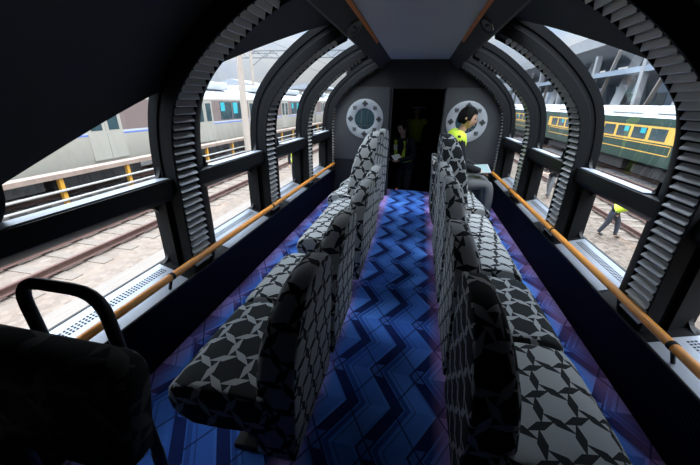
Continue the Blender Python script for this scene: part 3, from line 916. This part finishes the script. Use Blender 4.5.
def track(label, xc, gauge=1.067, y0=-8, y1=70, dens=.65, gz=None):
    t = thing('railway_track', label, 'railway track', (xc,0,(GZ if gz is None else gz)-.02))
    for s in (-1,1):
        x = s*gauge/2
        MB().prism([(x-.06,.06),(x-.06,.075),(x-.012,.09),(x-.012,.16),(x-.033,.17),(x-.033,.20),(x+.033,.20),(x+.033,.17),(x+.012,.16),(x+.012,.09),(x+.06,.075),(x+.06,.06)], 'y', y0, y1).build('rail', 'rust', t)
    y = y0+.2; n = 0
    first = None
    while y < 46 and n < 96:
        if first is None:
            first = MB().box(-1.0,1.0,-.11,.11,-.10,.018).build('sleeper', 'sleeper', t, bevel=.006); first.location = (0,y,0)
        else:
            c = first.copy(); C.objects.link(c); c.parent = t; c.location = (0,y,0)
        y += dens; n += 1
    return t
track('rusty railway track running beside the left windows', -6.85)
track('rusty railway track nearest the right windows', 7.2, gz=GZR)
track('rusty railway track between the walking worker and the green train', 10.05, gz=GZR)
track('dark railway track under the silver commuter train', -11.6)
struct(MB().box(-5.15,-2.2,-14,80,GZ-.05,GZ+.03).build('ground_path', 'concrete'))

def rounded_side(h0, h1, w, r, roof):
    """half cross-section list x(z) of a rail car: body wall + shoulder + curved roof"""
    pts = [(w*.965,h0),(w,h0+.25),(w,h1-r)]
    for k in range(1,6):
        a = PI/2*k/6; pts.append((w-r+r*math.cos(a), h1-r+r*math.sin(a)))
    for k in range(0,5):
        t = k/4; pts.append(((w-r)*(1-t), h1+(roof-h1)*(1-(1-t)**2)))
    return pts

def rail_car(name, label, xc, y0, y1, spec, gz=None, h1=3.32, hr=3.62):
    t = thing(name, label, 'train', (xc, y0, GZ if gz is None else gz))
    L = y1-y0; w = 1.42; h0, r = 1.0, .30
    half = rounded_side(h0, h1, w, r, hr)
    split = 8
    body = half[:4]; roof = half[3:]
    bp_ = [(p[0], p[1]) for p in body]+[(-p[0], p[1]) for p in reversed(body)]
    rp_ = [(p[0], p[1]) for p in roof]+[(-p[0], p[1]) for p in reversed(roof[:-1])]
    MB().prism(bp_, 'y', 0, L).build('car_body', spec['body'], t, smooth=40)
    MB().prism(rp_, 'y', -.01, L+.01).build('roof', spec['roof'], t, smooth=40)
    return t, L, w
def side_box(t, name, mat, s, w, y0, y1, z0, z1, d=.012, bev=0):
    return MB().box(min(s*(w-.01),s*(w+d)), max(s*(w-.01),s*(w+d)), y0, y1, z0, z1).build(name, mat, t, bevel=bev)

# silver commuter train, two coupled cars
for ci, (y0, y1) in enumerate(((-8.3,11.6),(12.1,32.0),(32.5,52.4))):
    lab = ['silver commuter train car with brown window band beside the yellow fence, nearest car', 'second silver commuter train car behind the concrete pole on the left', 'far end silver commuter train car on the left'][ci]
    t, L, w = rail_car('commuter_train', lab, -11.6, y0, y1, dict(body='steel', roof='trainroof'))
    s = 1
    side_box(t, 'window_band', 'brownband', s, w, .15, L-.15, 2.02, 3.02, .004)
    side_box(t, 'stripe', 'blueband', s, w, .1, L-.1, 1.90, 1.95, .006)
    side_box(t, 'stripe', 'trainroof', s, w, .1, L-.1, 1.95, 2.02, .006)
    for dc in (2.4, 7.4, 12.4, 17.4):
        for half in (-1, 1):
            d = side_box(t, 'door', 'steel', s, w, dc-.65 if half < 0 else dc+.01, dc-.01 if half < 0 else dc+.65, 1.12, 3.0, .010)
            d2 = side_box(d, 'pane', 'tglass', s, w, dc-.52 if half < 0 else dc+.12, dc-.12 if half < 0 else dc+.52, 2.05, 2.88, .016)
    for dc in (4.9, 9.9, 14.9):
        for half in (-1, 1):
            wv = side_box(t, 'window', 'tglass', s, w, dc-1.15 if half < 0 else dc+.05, dc-.05 if half < 0 else dc+1.15, 2.08, 2.94, .014)
            k = random.uniform(.3,.8)
            side_box(wv, 'blind', 'curtain', s, w, dc-1.1 if half < 0 else dc+.1, (dc-1.1 if half < 0 else dc+.1)+k, 2.35 if half > 0 else 2.5, 2.92, .017)
    for k, dc in enumerate((4.0, 9.9, 15.6)):
        MB().box(-.9,.9,dc-1.6,dc+1.6,3.55,3.92).build('roof_unit', 'trainroof', t, bevel=.08)
    m = MB(); m.box(-1.2,1.2,4.5,8.6,.45,1.0); m.box(-1.2,1.2,10.4,15.2,.5,1.0); m.build('underframe_box', 'underframe', t)
    for dc in (2.6, L-2.6):
        bg = MB().box(-1.1,1.1,dc-1.5,dc+1.5,.35,.80).build('bogie', 'underframe', t, bevel=.03)
        for q in (-1.05,1.05):
            for sx_ in (-1,1):
                MB().tube([(sx_*.53-.06,dc+q,.61),(sx_*.53+.06,dc+q,.61)], .42, 20).build('wheel', 'underframe', bg, smooth=40)

# green and yellow sleeper train
def green_car(y0, y1, lab):
    t, L, w = rail_car('sleeper_train', lab, 12.45, y0, y1, dict(body='green', roof='trainroof'), GZR, 3.12, 3.36)
    s = -1
    side_box(t, 'window_band', 'yellow', s, w, .95, L-.9, 2.00, 2.72, .006)
    n = int((L-3.2)/1.37)
    for k in range(n):
        a = 1.95+k*1.37
        wv = side_box(t, 'window', 'tglass', s, w, a, a+1.12, 2.09, 2.63, .014)
        if k % 3: side_box(wv, 'blind', 'curtain', s, w, a+.1, a+.5, 2.36, 2.61, .017)
    # yellow lining frame low on the side
    m = MB(); x = s*(w+.004)
    for (ya, yb, za, zb) in ((1.4,L-1.4,1.90,1.94),(1.4,L-1.4,1.50,1.54),(1.4,1.44,1.50,1.94),(L-1.44,L-1.4,1.50,1.94)):
        m.box(min(x,x+s*.008), max(x,x+s*.008), ya, yb, za, zb)
    m.build('lining', 'yellow', t)
    side_box(t, 'cantrail', 'green', s, w-.03, 0, L, 2.80, 3.08, .05)
    for k in range(4):
        c = 2.6+k*(L-5)/3
        MB().box(-.95,.95,c-1.5,c+1.5,3.25,3.62).build('roof_unit', 'white', t, bevel=.10)
    m = MB(); m.box(-1.2,1.2,4.8,8.4,.42,1.0); m.box(-1.2,1.2,10.0,15.0,.50,1.0); m.build('underframe_box', 'underframe', t)
    for dc in (2.6, L-2.6):
        bg = MB().box(-1.1,1.1,dc-1.5,dc+1.5,.35,.80).build('bogie', 'underframe', t, bevel=.03)
        for q in (-1.05,1.05):
            for sx_ in (-1,1):
                MB().tube([(sx_*.53-.06,dc+q,.61),(sx_*.53+.06,dc+q,.61)], .42, 20).build('wheel', 'underframe', bg, smooth=40)
    return t
green_car(15.2, 32.2, 'near car of the dark green sleeper train with mustard window band')
green_car(32.8, 52.8, 'middle car of the dark green sleeper train, joined behind the nearest')
green_car(53.4, 73.4, 'far car of the dark green sleeper train')
track('railway track under the green sleeper train', 12.45, y0=0, gz=GZR)

# yellow post fence on the left
fn = thing('track_fence', 'fence of yellow posts with two pale rails before the silver train', 'fence', (-8.9,0,GZ))
for k in range(20):
    y = 2.2+k*2.05
    MB().box(-.05,.05,y-.05,y+.05,-.02,1.12).build('post', 'post_y', fn)
for z in (.55, .80):
    MB().tube([(.07,-4,z),(.07,42,z)], .035, 8).build('rail', 'whiterail', fn, smooth=50)
MB().box(-.22,.10,-4,42,1.12,1.24).build('cable_trough', 'trough', fn)

# catenary poles and wires
for (x, y, h, lab) in ((-8.15,14.7,9.5,'leaning pale concrete catenary pole seen through the second left window'), (-15.5,30,9,'far catenary pole behind the silver train'), (-15.5,18.5,9,'catenary pole just behind the silver train roof')):
    p = thing('catenary_pole', lab, 'pole', (x,y,GZ-.05))
    MB().tube([(0,0,0),(0,0,h)], [.17,.12], 14).build('mast', 'pole', p, smooth=50)
    MB().bar((0,0,h*.78),(-2.6 if x > -10 else 2.6,0,h*.78),.07).build('cross_arm', 'wire', p)
    MB().bar((0,0,h*.66),(-1.6 if x > -10 else 1.6,0,h*.78),.05).build('brace', 'wire', p)
    MB().tube([(-1.4 if x > -10 else 1.4,0,h*.78),(-1.4 if x > -10 else 1.4,0,h*.78+.35)], .06, 8).build('insulator', 'ring', p, smooth=50)
gn = thing('gantry', 'steel lattice gantry spanning over the silver train roofs', 'gantry', (-12,38,GZ-.05))
m = MB()
for z in (7.6,8.3): m.bar((-9,0,z),(5,0,z),.10)
for k in range(14): m.bar((-9+k,0,7.6 if k % 2 else 8.3),(-8+k,0,8.3 if k % 2 else 7.6),.06)
m.build('beam', 'wire', gn)
for x in (-9,5): MB().bar((x,0,0),(x,0,8.6),.25).build('mast', 'wire', gn)
for k, (x, z) in enumerate(((-11.6,5.2),(-11.6,6.2),(-13.2,5.5))):
    tag(MB().tube([(x,-5,z+GZ+1.2),(x,26,z+GZ+1.0),(x,60,z+GZ+1.2)], .014, 6).build('overhead_wire', 'wire'), ['low contact wire above the silver train','upper messenger wire above the silver train','thin outer wire beyond the silver train'][k], 'wire')

# distant town on the left
for k, (x, y, w_, d_, h_, mt) in enumerate(((-44,54,12,10,4.6,'beigeb'), (-40,72,14,8,5.6,'deck'), (-50,30,10,12,4.2,'roofblue'), (-30,94,16,10,6,'beigeb'))):
    bl = thing('building', ['low beige building beyond the silver train','grey building far behind the gantry','low grey shed behind the near silver car','beige block at the far end of the left yard'][k], 'building', (x,y,GZ-.05))
    MB().box(-w_/2,w_/2,-d_/2,d_/2,0,h_).build('wall', mt, bl)
    MB().prism([(-w_/2-.4,h_),(w_/2+.4,h_),(0,h_+1.6)], 'y', -d_/2-.4, d_/2+.4).build('roof', 'roofblue', bl)
    for r_ in range(2):
        for c_ in range(4):
            MB().box(w_/2-.02,w_/2+.03,-d_/2+1+c_*(d_-2)/4,-d_/2+1+c_*(d_-2)/4+1.2,1.6+r_*1.6,2.4+r_*1.6).build('window', 'tglass', bl)

# elevated highway with raking steel legs on the right
hw = thing('elevated_highway', 'shaded elevated road on raking legs behind the green train', 'bridge', (30,0,GZR-.03))
MB().prism([(-7,11.0),(-7,12.6),(-6.4,12.6),(-6.4,11.9),(6.4,11.9),(6.4,12.6),(7,12.6),(7,11.0),(4,10.0),(-4,10.0)], 'y', -5, 120).build('deck', 'deck', hw)
MB().box(-6.5,6.5,-5,120,7.2,7.8).build('lower_deck', 'blueshade', hw)
for k in range(8):
    y = 16+k*11
    MB().bar((-6,y,0),(-3.0,y+2.5,10.2),1.1,1.3).build('leg', 'deck', hw)
    MB().bar((5,y,0),(3.0,y,10.2),1.2,1.4).build('leg', 'blueshade', hw)
    MB().bar((-6.3,y+1,10.0),(-4.6,y+7.5,2.2),.35).build('brace', 'beigeb', hw)
    MB().bar((-6.3,y+6,10.0),(-6.0,y+6,0),.6).build('post', 'deck', hw)
st = thing('depot_wall', 'long depot shed under the elevated road, bluish shade put into its colour', 'building', (42,40,GZR-.03))
MB().box(-2,2,-50,80,0,8.5).build('wall', 'blueshade', st)
MB().box(-2.4,2.4,-50.4,80.4,8.5,9.0).build('roof', 'roofblue', st)
for k in range(16): MB().box(-2.06,-1.98,-46+k*8,-42+k*8,3.5,6).build('window', 'tglass', st)

# ------------------------------------------------------------------ light
w = bpy.data.worlds.new('sky'); sc.world = w; w.use_nodes = True; nt = w.node_tree
bg = nt.nodes['Background']
tc = nt.nodes.new('ShaderNodeTexCoord')
mp = nt.nodes.new('ShaderNodeMapping'); mp.inputs['Scale'].default_value = (1.4,1.4,3.2)
nt.links.new(tc.outputs['Generated'], mp.inputs[0])
n = nt.nodes.new('ShaderNodeTexNoise'); n.inputs['Scale'].default_value = 2.2; n.inputs['Detail'].default_value = 7; n.inputs['Roughness'].default_value = .55
nt.links.new(mp.outputs[0], n.inputs['Vector'])
cr = nt.nodes.new('ShaderNodeValToRGB'); cr.color_ramp.elements[0].position = .36; cr.color_ramp.elements[1].position = .62
cr.color_ramp.elements[0].color = (.52,.66,.86,1); cr.color_ramp.elements[1].color = (.88,.90,.92,1)
nt.links.new(n.outputs['Fac'], cr.inputs[0]); nt.links.new(cr.outputs[0], bg.inputs[0])
sep = nt.nodes.new('ShaderNodeSeparateXYZ'); nt.links.new(tc.outputs['Generated'], sep.inputs[0])
g = NG(nt); el = g.m('MAXIMUM', sep.outputs[2], 0.0)
nt.links.new(g.m('ADD', .80, g.m('MULTIPLY', g.m('POWER', el, 1.8), 14.5)), bg.inputs[1])
sl = bpy.data.lights.new('sun', 'SUN'); sl.energy = 1.4; sl.angle = math.radians(6); sl.color = (1,.96,.90)
so = bpy.data.objects.new('sun', sl); C.objects.link(so)
so.rotation_euler = Vector((-.35,.45,-.85)).to_track_quat('-Z','Y').to_euler()

# ------------------------------------------------------------------ camera
F, YAW, PIT, ROL, XC, EYE = 312., .1965, .3969, .0212, .064, 1.41
fw = Vector((-math.sin(YAW)*math.cos(PIT), math.cos(YAW)*math.cos(PIT), -math.sin(PIT)))
r0 = Vector((math.cos(YAW), math.sin(YAW), 0)); u0 = r0.cross(fw)
rr_ = math.cos(ROL)*r0+math.sin(ROL)*u0; uu_ = -math.sin(ROL)*r0+math.cos(ROL)*u0
cam = bpy.data.cameras.new('camera'); co = bpy.data.objects.new('camera', cam); C.objects.link(co)
cam.sensor_width = 36; cam.lens = F/700*36; cam.clip_start = .02; cam.clip_end = 500
mt = Matrix((rr_, uu_, -fw)).transposed().to_4x4(); mt.translation = Vector((XC,0,EYE)); co.matrix_world = mt
sc.camera = co
sc.view_settings.view_transform = 'Standard'; sc.view_settings.look = 'None'
sc.view_settings.gamma = 1; sc.view_settings.use_curve_mapping = False
sc.view_settings.exposure = 0.0
sc.cycles.max_bounces = 10; sc.cycles.transparent_max_bounces = 16; sc.cycles.caustics_reflective = False
